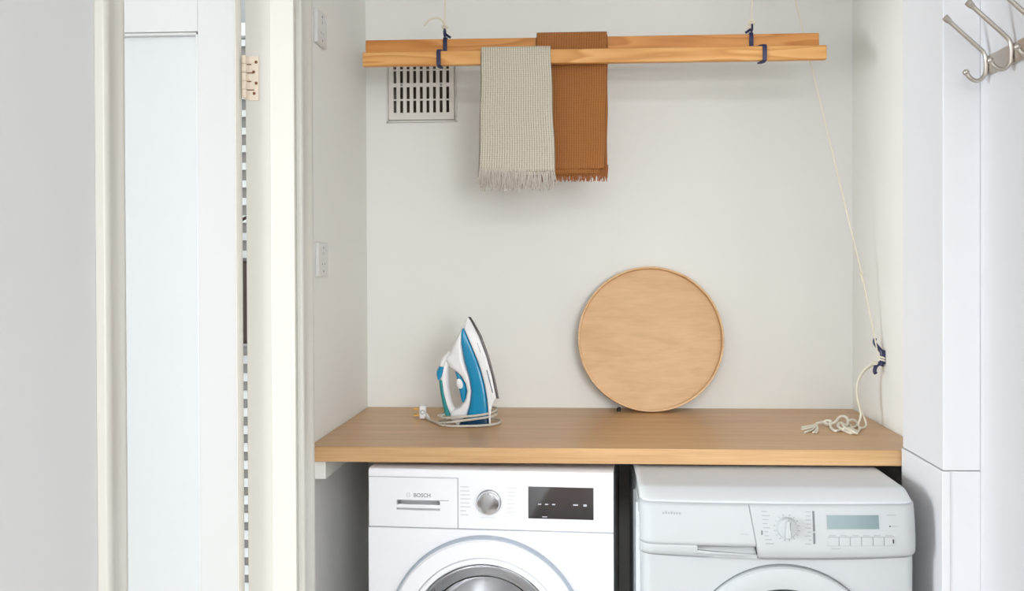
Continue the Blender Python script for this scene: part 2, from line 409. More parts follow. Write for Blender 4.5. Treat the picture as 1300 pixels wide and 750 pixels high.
B('lightened_edge_strip', M['edge_lightened'], 0.0, 0.001, 0.0005, 0.0375, 0.008, 1.985, door)  # thin strip added to carry the lightened edge colour
hg = MB().box(0.0185, 0.040, 0.0325, 0.0352, 1.701, 1.796).build('hinge', M['hinge'], door, bevel=0.0005)
hk = MB()
for i in range(5): hk.lathe([(1e-4, 0), (0.0055, 0), (0.0055, 0.0172), (1e-4, 0.0172)], (0.010, 0.029, 1.7065+i*0.0182), 'Z', 16)
hk.box(0.010, 0.0185, 0.0315, 0.034, 1.703, 1.794)
hk.build('knuckle', M['hinge'], hg, smooth=True)
for i in range(4):
    g = MB().box(0.011, 0.030-(i % 2)*0.006, 0.0305, 0.0324, 1.7225+i*0.0182, 1.7245+i*0.0182); g.build('knuckle_joint', M['rust'], hg)
for x, z in ((0.0345, 1.783), (0.029, 1.762), (0.0345, 1.738), (0.030, 1.716)):
    MB().lathe([(1e-4, -0.001), (0.003, -0.001), (0.0034, 0.0004)], (x, 0.0322, z), 'Y', 14).build('screw', M['rust'], hg)

# louvred cupboard front in the side room, glimpsed by the hinge gap
lc = empty('louvred_cupboard', (-1.10, 2.97, 0)); tag(lc, 'white louvred cupboard glimpsed through the gap at the door hinge', 'cupboard')
B('back', M['greyback'], -0.26, 0.26, 0.045, 0.055, 0.02, 2.1, lc); B('stile', M['louvre'], -0.30, -0.26, 0, 0.06, 0, 2.12, lc); B('stile', M['louvre'], 0.26, 0.30, 0, 0.06, 0, 2.12, lc)
B('rail', M['louvre'], -0.26, 0.26, 0, 0.04, 2.08, 2.12, lc); B('rail', M['louvre'], -0.26, 0.26, 0, 0.04, 0.0, 0.05, lc)
sl = MB().prism([(0.004, 0.0), (0.012, 0.0), (0.030, 0.024), (0.022, 0.024)], 'X', -0.26, 0.26)
s0 = sl.build('slat', M['louvre'], lc); s0.location.z = 0.07
for i in range(1, 36):
    c = s0.copy(); COL.objects.link(c); c.parent = lc; c.location.z = 0.07+i*0.0565
bag = MB().prism([(-0.12, 1.10), (0.12, 1.10), (0.12, 1.34), (0.08, 1.36), (-0.08, 1.36), (-0.12, 1.34)], 'Y', 2.905, 2.955)
bg_e = bag.build('hanging_bag', M['brownbag'], bevel=0.01); bg_e.location = (-1.06, 0, 0); tag(bg_e, 'dark brown bag hanging on louvred cupboard behind the door gap', 'bag')
MB().tube(cat_rom([(-0.07, 2.935, 1.355), (-0.05, 2.945, 1.46), (0, 2.95, 1.50), (0.05, 2.945, 1.46), (0.07, 2.935, 1.355)]), 0.005, 8).build('strap', M['brownbag'], bg_e, smooth=True)

# ---------------------------------------------------------------- worktop
wt = B('worktop', M['oak'], XL+0.001, XR-0.001, YF, YB-0.001, ZT-0.038, ZT, bevel=0.0015); tag(wt, 'oak worktop spanning the alcove above the two white appliances', 'worktop')

# ---------------------------------------------------------------- air vent
v = empty('air_vent', (-0.5105, YB, 1.9085)); tag(v, 'square slotted white air vent on the back wall behind the rack', 'vent')
px0, px1, pz0, pz1 = -0.1115, 0.1115, -0.1145, 0.1145
fr = MB()
fr.box(px0, px1, -0.004, 0.0, pz0, pz0+0.006).box(px0, px1, -0.004, 0, pz1-0.006, pz1).box(px0, px0+0.006, -0.004, 0, pz0, pz1).box(px1-0.006, px1, -0.004, 0, pz0, pz1)
fr.build('flange', M['vent'], v, bevel=0.001)
pl = MB()
cols = [-0.0835+i*0.02085 for i in range(9)]
slots = [(0.0519, 0.0905), (0.0085, 0.0470), (-0.0415, -0.0035), (-0.0845, -0.0465)]
ix0, ix1, iz0, iz1 = px0+0.008, px1-0.008, pz0+0.008, pz1-0.008
xs = [ix0]+[e for c in cols for e in (c-0.0047, c+0.0047)]+[ix1]
for i in range(0, len(xs), 2): pl.box(xs[i], xs[i+1], -0.010, -0.006, iz0, iz1)
zs = [iz0, -0.0845, -0.0465, -0.0415, -0.0035, 0.0085, 0.0470, 0.0519, 0.0905, iz1]
for i in range(0, len(zs), 2):
    for c in cols: pl.box(c-0.0047, c+0.0047, -0.010, -0.006, zs[i], zs[i+1])
pl.box(ix0, -0.0990, -0.0095, 0.0, iz0, iz1).box(0.0920, ix1, -0.0095, 0.0, iz0, iz1).box(ix0, ix1, -0.0095, 0.0, iz0, -0.0915).box(ix0, ix1, -0.0095, 0.0, 0.0935, iz1)
pl.build('slotted_plate', M['vent'], v)
for x in (-0.063, 0.063): MB().lathe([(1e-4, -0.0012), (0.0035, -0.0012), (0.004, 0)], (x, -0.010, 0.0025), 'Y', 16).build('screw', M['gasket'], v)
B('duct_back', M['duct'], -0.10, 0.10, 0.09, 0.10, -0.095, 0.095, v)

# ---------------------------------------------------------------- sockets on the left alcove wall
def socket(z, tilt, label):
    s = empty('wall_socket', (XL, 2.428, z)); tag(s, label, 'socket')
    pl_ = B('faceplate', M['socket'], 0.0, 0.010, -0.045, 0.045, -0.044, 0.044, s, bevel=0.0025, seg=3)
    for (y, zz, w_, h_) in ((0.0, 0.016, 0.0035, 0.008), (-0.011, -0.012, 0.006, 0.004), (0.011, -0.012, 0.006, 0.004)):
        B('pin_slot', M['print_'], 0.0098, 0.0103, y-w_/2, y+w_/2, zz-h_/2, zz+h_/2, s)
    B('rocker', M['socket'], 0.010, 0.0135, 0.020, 0.032, 0.020, 0.036, s, bevel=0.001)
    for zz in (-0.031, 0.031):
        MB().lathe([(1e-4, 0.0009), (0.0028, 0.0009), (0.0034, 0)], (0.010, 0.0, zz), 'X', 14).build('screw', M['print_'], s)
    return s
socket(1.361, 0, 'white square wall socket level with the top of the tray')
socket(1.960, 0, 'white square wall socket up beside the drying rack')

# ---------------------------------------------------------------- drying rack
rk = empty('drying_rack', (0.02, 2.66, 1.902)); tag(rk, 'hanging pine clothes airer with two slats and navy iron brackets', 'clothes airer')
rx, ry, rz_ = 0.02, 2.66, 1.902
def slat(x0, x1, y0, y1, z0, z1, mt):
    return B('slat', mt, x0-rx, x1-rx, y0-ry, y1-ry, z0-rz_, z1-rz_, rk, bevel=0.003, seg=3)
slat(-0.6185, 0.6620, 2.620, 2.642, 1.9025, 1.9415, M['pine'])
slat(-0.6240, 0.6560, 2.680, 2.702, 1.9500, 1.9890, M['pine2'])
def strap(pts, wid, th):
    """flat iron strap bent along a path, pts (x,y,z); width along X"""
    mb = MB(); P = [Vector(p)-Vector((rx, ry, rz_)) for p in pts]; rows = []
    for i, p in enumerate(P):
        a = P[max(i-1, 0)]; b = P[min(i+1, len(P)-1)]
        t = (b-a); t.x = 0; t.normalize(); n = Vector((0, -t.z, t.y))
        w2 = Vector((wid/2, 0, 0)); h2 = n*th/2
        rows.append([p-w2-h2, p+w2-h2, p+w2+h2, p-w2+h2])
    vs = [q for r in rows for q in r]; k = len(rows)
    fs = [(i*4+j, i*4+(j+1) % 4, (i+1)*4+(j+1) % 4, (i+1)*4+j) for i in range(k-1) for j in range(4)]+[(3, 2, 1, 0), tuple(range(4*k-4, 4*k))]
    return mb.add(vs, fs)
def bracket(xf, xb):
    yz = [(2.642, 1.8985), (2.624, 1.8985), (2.6175, 1.902), (2.6170, 1.92), (2.6170, 1.938), (2.6190, 1.9435), (2.626, 1.9447), (2.66, 1.9450), (2.672, 1.9455), (2.6765, 1.951), (2.677, 1.97), (2.677, 1.985), (2.680, 1.991), (2.690, 1.9925), (2.702, 1.991), (2.705, 1.985), (2.7052, 1.962)]
    pts = [(xf+(xb-xf)*min(1, (y-2.617)/0.06), y, z) for y, z in yz]
    b = strap(pts, 0.0115, 0.005).build('bracket', M['navy'], rk, bevel=0.0012)
    e = MB(); ring = [(xb-rx, 2.672-ry+0.010*math.cos(a), 2.004-rz_+0.010*math.sin(a)) for a in [2*PI*i/16 for i in range(17)]]
    e.tube(ring, 0.003, 8, caps=False)
    s_ = 1 if xb < 0 else -1; e.tube([(xb-rx, 2.678-ry, 2.003-rz_), (xb+s_*0.006-rx, 2.677-ry, 1.998-rz_), (xb+s_*0.016-rx, 2.676-ry, 1.991-rz_)], 0.0036, 8)
    e.build('eye', M['navy'], b, smooth=True)
bracket(-0.4035, -0.394); bracket(0.494, 0.468)
def knot(mb, c, r, n=3):
    for k in range(n):
        a0 = k*1.1; ring = []
        for i in range(17):
            a = 2*PI*i/16
            p = Vector((r*math.cos(a), r*0.7*math.sin(a), r*0.35*math.sin(a+a0)))
            p.rotate(Matrix.Rotation(a0, 3, 'X')); ring.append(Vector(c)+p)
        mb.tube(ring, r*0.42, 6, caps=False)
c1 = MB(); c1.tube([(-0.394, 2.672, 2.012), (-0.393, 2.671, 2.2), (-0.392, 2.670, H)], 0.0021, 8); knot(c1, (-0.394, 2.671, 2.021), 0.007)
c1.tube(cat_rom([(-0.394, 2.669, 2.024), (-0.397, 2.660, 2.034), (-0.408, 2.652, 2.041), (-0.424, 2.648, 2.040), (-0.438, 2.646, 2.031), (-0.449, 2.645, 2.018)]), 0.0026, 8)
c1.v = [(x-rx, y-ry, z-rz_) for x, y, z in c1.v]
o = c1.build('suspension_cord', M['rope_fine'], rk, smooth=True); o['label'] = 'cream cord with a curled loose tail'
c2 = MB(); c2.tube([(0.468, 2.672, 2.012), (0.469, 2.671, 2.2), (0.470, 2.670, H)], 0.0021, 8); knot(c2, (0.467, 2.671, 2.018), 0.008); knot(c2, (0.462, 2.668, 2.007), 0.006, 2)
c2.v = [(x-rx, y-ry, z-rz_) for x, y, z in c2.v]
o = c2.build('suspension_cord', M['rope_fine'], rk, smooth=True); o['label'] = 'cream cord with a short knot'

# ---------------------------------------------------------------- towels
def towel(name, label, mat, fmat, x0t, x1t, x0b, x1b, y_f, y_b, ztop, zf, zb, fringe_len, folds, n_fr, group):
    """cloth folded lengthwise over a slat: y_f/y_b outer faces of the slat"""
    root = empty(name, ((x0t+x1t)/2, (y_f+y_b)/2, ztop)); tag(root, label, 'towel', group); O = Vector(root.location)
    gap = 0.0035
    def sheet(dx0, dx1, zf_, zb_, out, nm, parent, ph):
        yf, yb = y_f-gap-out, y_b+gap+out; zt = ztop+out
        path = []
        n1, n2 = 46, 10
        for i in range(n1): path.append((yf, zf_+(zt-0.012-zf_)*i/(n1-1)))
        cy, hw = (yf+yb)/2, (yb-yf)/2
        for i in range(1, n2): 
            a = PI-PI*i/n2; ca, sa = math.cos(a), math.sin(a)
            path.append((cy+hw*math.copysign(abs(ca)**0.55, ca), zt-0.012+0.012*abs(sa)**0.55))
        for i in range(n1): path.append((yb, zt-0.012-(zt-0.012-zb_)*i/(n1-1)))
        L = [0]
        for a, b in zip(path, path[1:]): L.append(L[-1]+math.dist(a, b))
        nx = 40; rows = []
        for k, (y, z) in enumerate(path):
            t = max(0.0, min(1.0, (ztop-z)/(ztop-zf)))
            a = x0t+(x0b-x0t)*t**1.3+dx0*(0.3+0.7*t); b = x1t+(x1b-x1t)*t**1.3+dx1*(0.3+0.7*t)
            row = []
            for j in range(nx+1):
                s = j/nx
                wv = (0.0022*math.sin(5.1*s+ph)+0.0012*math.sin(11*s+2*ph))*t*(1 if y < cy else 0.6)
                ed = 0.0016*(abs(2*s-1)**10)
                x = a+(b-a)*s+0.0009*math.sin(z*38+ph)
                sg = -1 if y < cy else 1
                row.append(Vector((x, y+wv-sg*ed, z-0.0012*math.sin(3*s+ph)*t))-O)
            rows.append(row)
        mb = MB(); mb.grid(rows)
        ob = mb.build(nm, mat, parent, recalc=False)
        uvl = ob.data.uv_layers.new(name='UVMap'); nc = nx+1
        for li, lp in enumerate(ob.data.loops):
            vi = lp.vertex_index; uvl.data[li].uv = ((vi % nc)/nx, L[vi//nc]/0.40)
        sm = ob.modifiers.new('thickness', 'SOLIDIFY'); sm.thickness = 0.0035; sm.offset = 0
        shade(ob, 1.2); return ob
    main = sheet(0, 0, zf, zb, folds[0][4], 'cloth', root, 0.4)
    for dx0, dx1, dzf, dzb, out, ph in folds[1:]:
        sheet(dx0, dx1, zf+dzf, zb+dzb, out, 'inner_fold', root, ph)
    return root, O
def fringe(root, O, mat, x0, x1, y, ztop, ln, n, th, jit, name='fringe', seed=1, ys=0.006):
    rnd = random.Random(seed); mb = MB()
    for i in range(n):
        x = x0+(x1-x0)*(i+0.5)/n+rnd.uniform(-0.001, 0.001); yy = y+rnd.uniform(-ys, ys)*0.5
        l = ln*rnd.uniform(0.72, 1.05); dx = rnd.gauss(0, jit); dy = rnd.uniform(-ys, ys)
        pts = cat_rom([Vector((x, yy, ztop+0.004))-O, Vector((x+dx*0.35, yy-abs(dy)*0.6, ztop-l*0.4))-O, Vector((x+dx, yy+dy, ztop-l))-O], 3)
        mb.tube(pts, [th*(1-0.35*k/(len(pts)-1)) for k in range(len(pts))], 5)
    return mb.build(name, mat, root, smooth=True)
GT = 'waffle towels on the airer'
t1, O1 = towel('waffle_towel', 'beige waffle towel with pale fringe over the front slat', M['beige'], M['beige_fringe'], -0.283, -0.091, -0.2905, -0.0795, 2.620, 2.642, 1.9425, 1.603, 1.62, 0.05,
               [(0, 0, 0, 0, 0.0065, 0.4), (-0.003, -0.004, -0.012, 0.0, 0.0025, 1.6)], 60, GT)
fringe(t1, O1, M['beige_fringe'], -0.2885, -0.0815, 2.611, 1.606, 0.046, 110, 0.0021, 0.0055, seed=3)
fringe(t1, O1, M['beige_fringe'], -0.2915, -0.0855, 2.6165, 1.596, 0.046, 100, 0.0020, 0.004, name='inner_fringe', seed=4)
fringe(t1, O1, M['beige_fringe'], -0.289, -0.082, 2.650, 1.624, 0.046, 90, 0.0014, 0.003, name='back_fringe', seed=5)
t2, O2 = towel('waffle_towel', 'rust brown waffle towel with fringe over the rear slat', M['brown'], M['brown_fringe'], -0.133, 0.0645, -0.130, 0.057, 2.680, 2.702, 1.992, 1.614, 1.62, 0.03,
               [(0, 0, 0, 0, 0.0085, 0.9), (0.0, -0.012, -0.014, 0.01, 0.0045, 2.0), (0.001, 0.0075, -0.018, 0.0, 0.001, 3.1)], 60, GT)
fringe(t2, O2, M['brown_fringe'], -0.128, 0.064, 2.6768, 1.600, 0.021, 110, 0.0018, 0.004, seed=6, ys=0.003)
fringe(t2, O2, M['brown_fringe'], 0.045, 0.0665, 2.675, 1.622, 0.034, 22, 0.0013, 0.003, name='side_fringe', seed=8, ys=0.002)
fringe(t2, O2, M['brown_fringe'], -0.129, 0.062, 2.713, 1.622, 0.03, 80, 0.0013, 0.003, name='back_fringe', seed=7, ys=0.003)

# ---------------------------------------------------------------- round tray leaning on the wall
R_ = 0.2225; al = math.radians(10.3)
tr = empty('round_tray', (0.2015, YB-0.002-2*R_*math.sin(al), ZT)); tag(tr, 'round birch tray with a low rim leaning against the wall', 'tray')
Rm = Matrix(((1, 0, 0), (0, math.sin(al), -math.cos(al)), (0, math.cos(al), math.sin(al))))   # local z = face normal, local y = up the tray
def tray_mesh(prof, n=96):
    mb = MB(); mb.lathe(prof, (0, R_, 0), 'Z', n); mb.v = [tuple(Rm @ Vector(p)) for p in mb.v]; return mb
tray_mesh([(1e-4, 0.0), (R_-0.003, 0.0), (R_-0.003, 0.0055), (1e-4, 0.0055)]).build('base', M['birch'], tr, smooth=True)
tray_mesh([(R_-0.0045, 0.004), (R_, 0.0), (R_, 0.022), (R_-0.001, 0.0235), (R_-0.0055, 0.0235), (R_-0.0065, 0.022), (R_-0.0065, 0.005)]).build('rim', M['birch_edge'], tr, smooth=True)
o = MB().lathe([(1e-4, 0), (0.006, 0), (0.006, 0.010), (0.004, 0.013), (1e-4, 0.013)], (0, 0, 0), 'Z', 16).build('rubber_stop', M['black'], smooth=True)
o.location = (0.104, 2.893, ZT); tag(o, 'tiny black rubber stop on the worktop under the tray edge', 'stopper')

# ---------------------------------------------------------------- steam iron standing on its heel
ir = empty('steam_iron', (-0.343, 2.655, ZT), 0.13); tag(ir, 'blue and white steam iron standing on its heel with cord wound round', 'iron')
K = 0.0005
def tab(pts): return [(y, x) for x, y in sorted(pts, key=lambda q: q[1])]
SOLE = tab([(343, 40), (362, 70), (405, 150), (445, 260), (475, 370), (499, 490)])
def hplan(row):
    t = max(0.0, min(1.0, (645-row)/606)); return 0.004+0.050*(1-t**2.3)**0.75
def Hd(x, row):
    edge = interp(SOLE, min(row, 490)); d = max(0.0, (edge-x)/260); d = min(1, d)
    return hplan(row)*(1-0.52*d**1.4)
def ringloft(left, right, r0, r1, n=40, ex=5.0, scale=1.0, add=0.0, fixed=None, cols=14):
    left, right = tab(left), tab(right); mb = MB(); rings = []
    for i in range(n+1):
        row = r0+(r1-r0)*i/n; a = interp(left, row); b = interp(right, row)
        if b-a < 1.0: b = a+1.0
        front = []; back = []
        for j in range(cols+1):
            s = -math.cos(PI*j/cols); x = (a+b)/2+(b-a)/2*s
            h = (fixed if fixed is not None else Hd(x, row)*scale+add)*max(0.0, 1-abs(s)**ex)**(1/ex)
            front.append(((x-300)*K, -h, (645-row)*K)); back.append(((x-300)*K, h, (645-row)*K))
        rings.append(front+back[::-1][1:-1])
    m_ = len(rings[0]); vs = [p for r in rings for p in r]
    fs = [(i*m_+j, i*m_+(j+1) % m_, (i+1)*m_+(j+1) % m_, (i+1)*m_+j) for i in range(n) for j in range(m_)]
    fs += [tuple(range(m_)), tuple(range(n*m_, (n+1)*m_))[::-1]]
    return mb.add(vs, fs)
sole_r = [(x, y) for y, x in SOLE]; sole_l = [(x-15, y) for y, x in SOLE]
ringloft(sole_l, sole_r, 41, 490, ex=8, scale=1.0, add=0.001).build('soleplate', M['sole'], ir, smooth=True)
tank_r = [(322, 60), (303, 102), (345, 200), (372, 265), (395, 330), (418, 420), (431, 500), (438, 570), (441, 645)]
tank_l = [(297, 102), (289, 130), (290, 190), (308, 285), (333, 375), (345, 450), (337, 525), (320, 592)]
ringloft(tank_r, [(x-13, y) for y, x in SOLE][:-1]+[(486, 490), (474, 500), (462, 525), (452, 570), (450, 645)], 48, 645, n=60, ex=10).build('skirt', M['iron_white'], ir, smooth=True)
ringloft(tank_l, tank_r, 102, 600, n=60, ex=7, scale=1.02, add=0.0008).build('water_tank', M['iron_blue'], ir, smooth=True)
ringloft([(312, 592), (290, 615), (272, 645)], tank_r, 600, 645, n=8, ex=9, scale=1.0).build('heel', M['iron_dark'], ir, smooth=True)
house_l = [(326, 52), (300, 92), (268, 150), (243, 200), (223, 243), (205, 262), (200, 285), (225, 322), (258, 345), (285, 368), (311, 410), (320, 455), (312, 495), (298, 522), (278, 548), (240, 562), (224, 585), (228, 612), (262, 645)]
house_r = [(330, 52), (303, 100), (294, 108), (291, 130), (292, 190), (310, 285), (335, 375), (347, 450), (339, 525), (322, 592), (290, 620), (275, 645)]
ringloft(house_l, house_r, 52, 645, n=90, ex=4.0, scale=1.0).build('housing', M['iron_white'], ir, smooth=True)
ringloft([(254, 346), (262, 390), (274, 440), (284, 490), (292, 516)], [(262, 346), (290, 368), (316, 410), (324, 455), (316, 495), (300, 518)], 346, 516, n=24, ex=3, fixed=0.024).build('grip_insert', M['iron_blue'], ir, smooth=True)
MB().lathe([(1e-4, -0.0265), (0.006, -0.0262), (0.0085, -0.0245), (0.009, -0.018)], (-0.0105, 0, 0.1165), 'Y', 24).build('steam_dial', M['iron_white'], ir, smooth=True).data.transform(Matrix.Translation((-0.0105, 0, 0.1165)) @ Matrix.Scale(1.7, 4, (-0.25, 0, 0.97)) @ Matrix.Translation((0.0105, 0, -0.1165)))
hp = cat_rom([((x-300)*K, 0, (645-y)*K) for x, y in ((236, 240), (208, 285), (195, 340), (192, 400), (199, 470), (216, 535), (252, 592))], 8)
hr = [0.011+0.0035*math.sin(PI*i/(len(hp)-1)) for i in range(len(hp))]
MB().tube(hp, hr, 20, flat=1.25).build('handle', M['iron_white'], ir, smooth=True)
ringloft([(163, 392), (169, 450), (181, 520), (197, 592)], [(184, 392), (194, 460), (209, 530), (229, 590)], 392, 592, n=24, ex=3, fixed=0.0195).build('grip_strip', M['iron_teal'], ir, smooth=True)
ringloft([(164, 318), (151, 340), (149, 362), (155, 390)], [(197, 318), (197, 345), (186, 370), (166, 390)], 318, 390, n=16, ex=3, fixed=0.018).build('spray_trigger', M['iron_blue'], ir, smooth=True)
ringloft([(226, 236), (188, 262), (170, 290), (165, 316)], [(232, 236), (214, 262), (204, 290), (198, 316)], 236, 316, n=16, ex=3, fixed=0.014).build('steam_button', M['iron_white'], ir, smooth=True)
for (a, b, c, d, wd_) in ((430, 332, 462, 458, 5), (378, 182, 396, 236, 3)):
    mb = MB(); rows = []
    for i in range(9):
        t = i/8; x = a+(c-a)*t; y = b+(d-b)*t
        rows.append([((x-wd_/2-300)*K, -Hd(x, y)*1.0-0.0004, (645-y)*K), ((x+wd_/2-300)*K, -Hd(x, y)*1.0-0.0004, (645-y)*K)])
    mb.grid(rows); mb.build('side_print', M['iron_dark' if wd_ > 4 else 'print_'], ir, solid=0.0004)
# flex wound round the heel, and the plug
cu, ca, cb = 0.016, 0.081, 0.0615
pts = []
for i in range(0, 3*28+1):
    a = -PI*0.95+2*PI*i/28; tt = i/(3*28)
    wz = 0.0050+(0.0 if tt < 0.3 else 0.018*min(1, (tt-0.3)/0.12)+0.014*max(0, (tt-0.42)/0.58))
    g = 0.97 if tt > 0.34 else 1.08
    pts.append((cu+ca*g*math.copysign(abs(math.cos(a))**0.8, math.cos(a)), cb*g*math.copysign(abs(math.sin(a))**0.8, math.sin(a)), wz+0.010*tt*math.cos(a)))
pts = [(-0.112, 0.092, 0.010), (-0.104, 0.070, 0.0050), (-0.092, 0.042, 0.0044), (-0.080, 0.012, 0.0044)]+pts+[(0.062, 0.02, 0.050), (0.050, 0.006, 0.056)]
MB().tube(cat_rom(pts, 2), 0.0034, 8).build('power_cord', M['flex'], ir, smooth=True)
pg = MB(); pg.prism([(-0.020, 0.0), (0.020, 0.0), (0.023, 0.020), (0.018, 0.038), (-0.018, 0.038), (-0.023, 0.020)], 'X', -0.128, -0.109)
pg.v = [(x, y+0.105, z+0.001) for x, y, z in pg.v]
plug = pg.build('plug', M['iron_white'], ir, bevel=0.004, seg=3)
MB().tube([(-0.110, 0.100, 0.012), (-0.104, 0.088, 0.008), (-0.100, 0.078, 0.005)], [0.006, 0.005, 0.0036], 10).build('cord_grip', M['iron_white'], plug, smooth=True)
for y, z in ((0.094, 0.011), (0.116, 0.011), (0.105, 0.029)): B('pin', M['brass'], -0.146, -0.127, y-0.003, y+0.003, z-0.0022, z+0.0022, plug, bevel=0.0006)
MB().lathe([(0.0045, -0.0008), (0.0065, -0.0008), (0.0065, 0.0006)], (-0.1185, 0.0822, 0.022), 'Y', 20).build('emblem', M['print_'], plug)

# ---------------------------------------------------------------- pull cord, cleat
cl = empty('wall_cleat', (XR, 2.655, 1.04)); tag(cl, 'navy iron cleat screwed to the right wall holding the cord', 'cleat')
def ct(pts, rr, nm): return MB().tube(cat_rom([(x-XR, y-2.655, z-1.04) for x, y, z in pts], 6), rr, 10).build(nm, M['navy'], cl, smooth=True)
pp = cat_rom([(XR-0.022, 2.665, 1.138), (XR-0.024, 2.664, 1.126), (XR-0.015, 2.660, 1.112), (XR-0.007, 2.655, 1.100), (XR-0.006, 2.652, 1.086), (XR-0.008, 2.652, 1.072), (XR-0.010, 2.652, 1.062)], 6)
MB().tube([p-Vector((XR, 2.655, 1.04)) for p in pp], [0.0045+0.0022*min(1, i/20) for i in range(len(pp))], 10).build('upper_horn', M['navy'], cl, smooth=True)
pp = cat_rom([(XR-0.006, 2.652, 1.078), (XR-0.016, 2.650, 1.070), (XR-0.026, 2.648, 1.060), (XR-0.029, 2.646, 1.048), (XR-0.026, 2.646, 1.042)], 6)
MB().tube([p-Vector((XR, 2.655, 1.04)) for p in pp], 0.0052, 10).build('lower_horn', M['navy'], cl, smooth=True)
B('base_plate', M['navy'], -0.005, 0.0, -0.012, 0.006, 0.028, 0.066, cl, bevel=0.002)
PO = Vector((XR-0.02, 2.65, ZT)); cord = empty('pull_cord', PO); tag(cord, 'cream pull cord running down to the wall cleat, its tail heaped on the worktop', 'cord')
pc = MB()
pc.tube([(0.537, 2.829, H), (0.613, 2.78, 2.108), (0.776, 2.683, 1.303), (XR-0.024, 2.655, 1.128), (XR-0.020, 2.650, 1.10), (XR-0.017, 2.648, 1.076)], 0.0019, 8)
knot(pc, (0.772, 2.683, 1.315), 0.0045, 2)
pc.tube([(0.772, 2.6825, 1.315), (0.7745, 2.682, 1.300), (0.7780, 2.680, 1.288)], 0.003, 6)
# turns on the cleat
for dz in (0.0, 0.007):
    pc.tube(cat_rom([(XR-0.020, 2.648, 1.082+dz), (XR-0.004, 2.644, 1.078+dz), (XR-0.003, 2.655, 1.068+dz), (XR-0.018, 2.658, 1.064+dz), (XR-0.034, 2.650, 1.068+dz)], 6), 0.0026, 8)
knot(pc, (XR-0.026, 2.650, 1.070), 0.006, 3)
pc.v = [tuple(Vector(p)-PO) for p in pc.v]; pc.build('taut_cord', M['rope_fine'], cord, smooth=True)
rp = MB(); rr = 0.0029
rp.tube(cat_rom([(XR-0.022, 2.650, 1.071), (0.785, 2.645, 1.066), (0.765, 2.642, 1.050), (0.7505, 2.640, 1.025), (0.7455, 2.638, 0.995), (0.750, 2.635, 0.960), (0.7545, 2.630, 0.930), (0.7475, 2.628, 0.905), (0.7434, 2.6007, 0.900)], 8), rr, 8)
rp.tube(cat_rom([(XR-0.020, 2.655, 1.066), (0.788, 2.652, 1.060), (0.768, 2.650, 1.044), (0.7525, 2.648, 1.020), (0.749, 2.646, 0.995), (0.7545, 2.644, 0.960), (0.7625, 2.638, 0.930), (0.7685, 2.630, 0.908), (0.7603, 2.6150, 0.900), (0.7434, 2.6007, 0.900)], 8), rr, 8)
B_ = [(0.7434, 2.6007, 0.899), (0.732, 2.570, 0.899), (0.7164, 2.5358, 0.899), (0.6976, 2.5252, 0.899), (0.6878, 2.5703, 0.899), (0.6663, 2.5568, 0.899), (0.6663, 2.5983, 0.899), (0.6746, 2.6416, 0.902), (0.6758, 2.6644, 0.904), (0.6579, 2.667, 0.903), (0.6411, 2.6602, 0.901)]
C_ = [(0.6716, 2.6298, 0.904), (0.6883, 2.6411, 0.908), (0.706, 2.6642, 0.918), (0.7206, 2.6668, 0.920), (0.7271, 2.6584, 0.912), (0.7154, 2.6225, 0.904), (0.703, 2.6445, 0.905), (0.687, 2.61, 0.905), (0.6843, 2.5573, 0.904), (0.7027, 2.5594, 0.906), (0.7128, 2.5321, 0.904), (0.7106, 2.5151, 0.900), (0.7007, 2.5205, 0.905), (0.6937, 2.5591, 0.907), (0.6995, 2.614, 0.908)]
D_ = [(0.7425, 2.7044, 0.900), (0.7533, 2.7095, 0.904), (0.7605, 2.6931, 0.902), (0.7469, 2.6409, 0.899), (0.7266, 2.6134, 0.899), (0.7293, 2.6482, 0.900)]
for P_ in (B_, C_, D_): rp.tube(cat_rom([(x, y, z+0.0006) for x, y, z in P_], 8), rr+0.0007, 8)
knot(rp, (0.672, 2.655, 0.905), 0.0085, 3)
rp.v = [tuple(Vector(p)-PO) for p in rp.v]; rope = rp.build('rope_tail', M['rope'], cord, smooth=True)
ft = MB()
for P_ in ([(0.6446, 2.6603, 0.901), (0.6214, 2.6311, 0.900), (0.5915, 2.6158, 0.899)], [(0.6426, 2.6523, 0.901), (0.6123, 2.5925, 0.902), (0.5874, 2.5826, 0.899)], [(0.6398, 2.6453, 0.900), (0.6147, 2.5835, 0.899), (0.5849, 2.5377, 0.899)], [(0.6398, 2.6453, 0.900), (0.6238, 2.5838, 0.899), (0.603, 2.5346, 0.899)]):
    ft.tube(cat_rom(P_, 6), [0.0032-0.0007*i/12 for i in range(13)], 6)
    for q in range(3):
        d = Vector((random.uniform(-.006, .006), random.uniform(-.012, .012), 0))
        ft.tube(cat_rom([Vector(P_[0]), Vector(P_[1])+d*0.5, Vector(P_[2])+d], 5), 0.0016, 5)
ft.v = [tuple(Vector(p)-PO) for p in ft.v]
ft.build('frayed_end', M['rope'], rope, smooth=True)

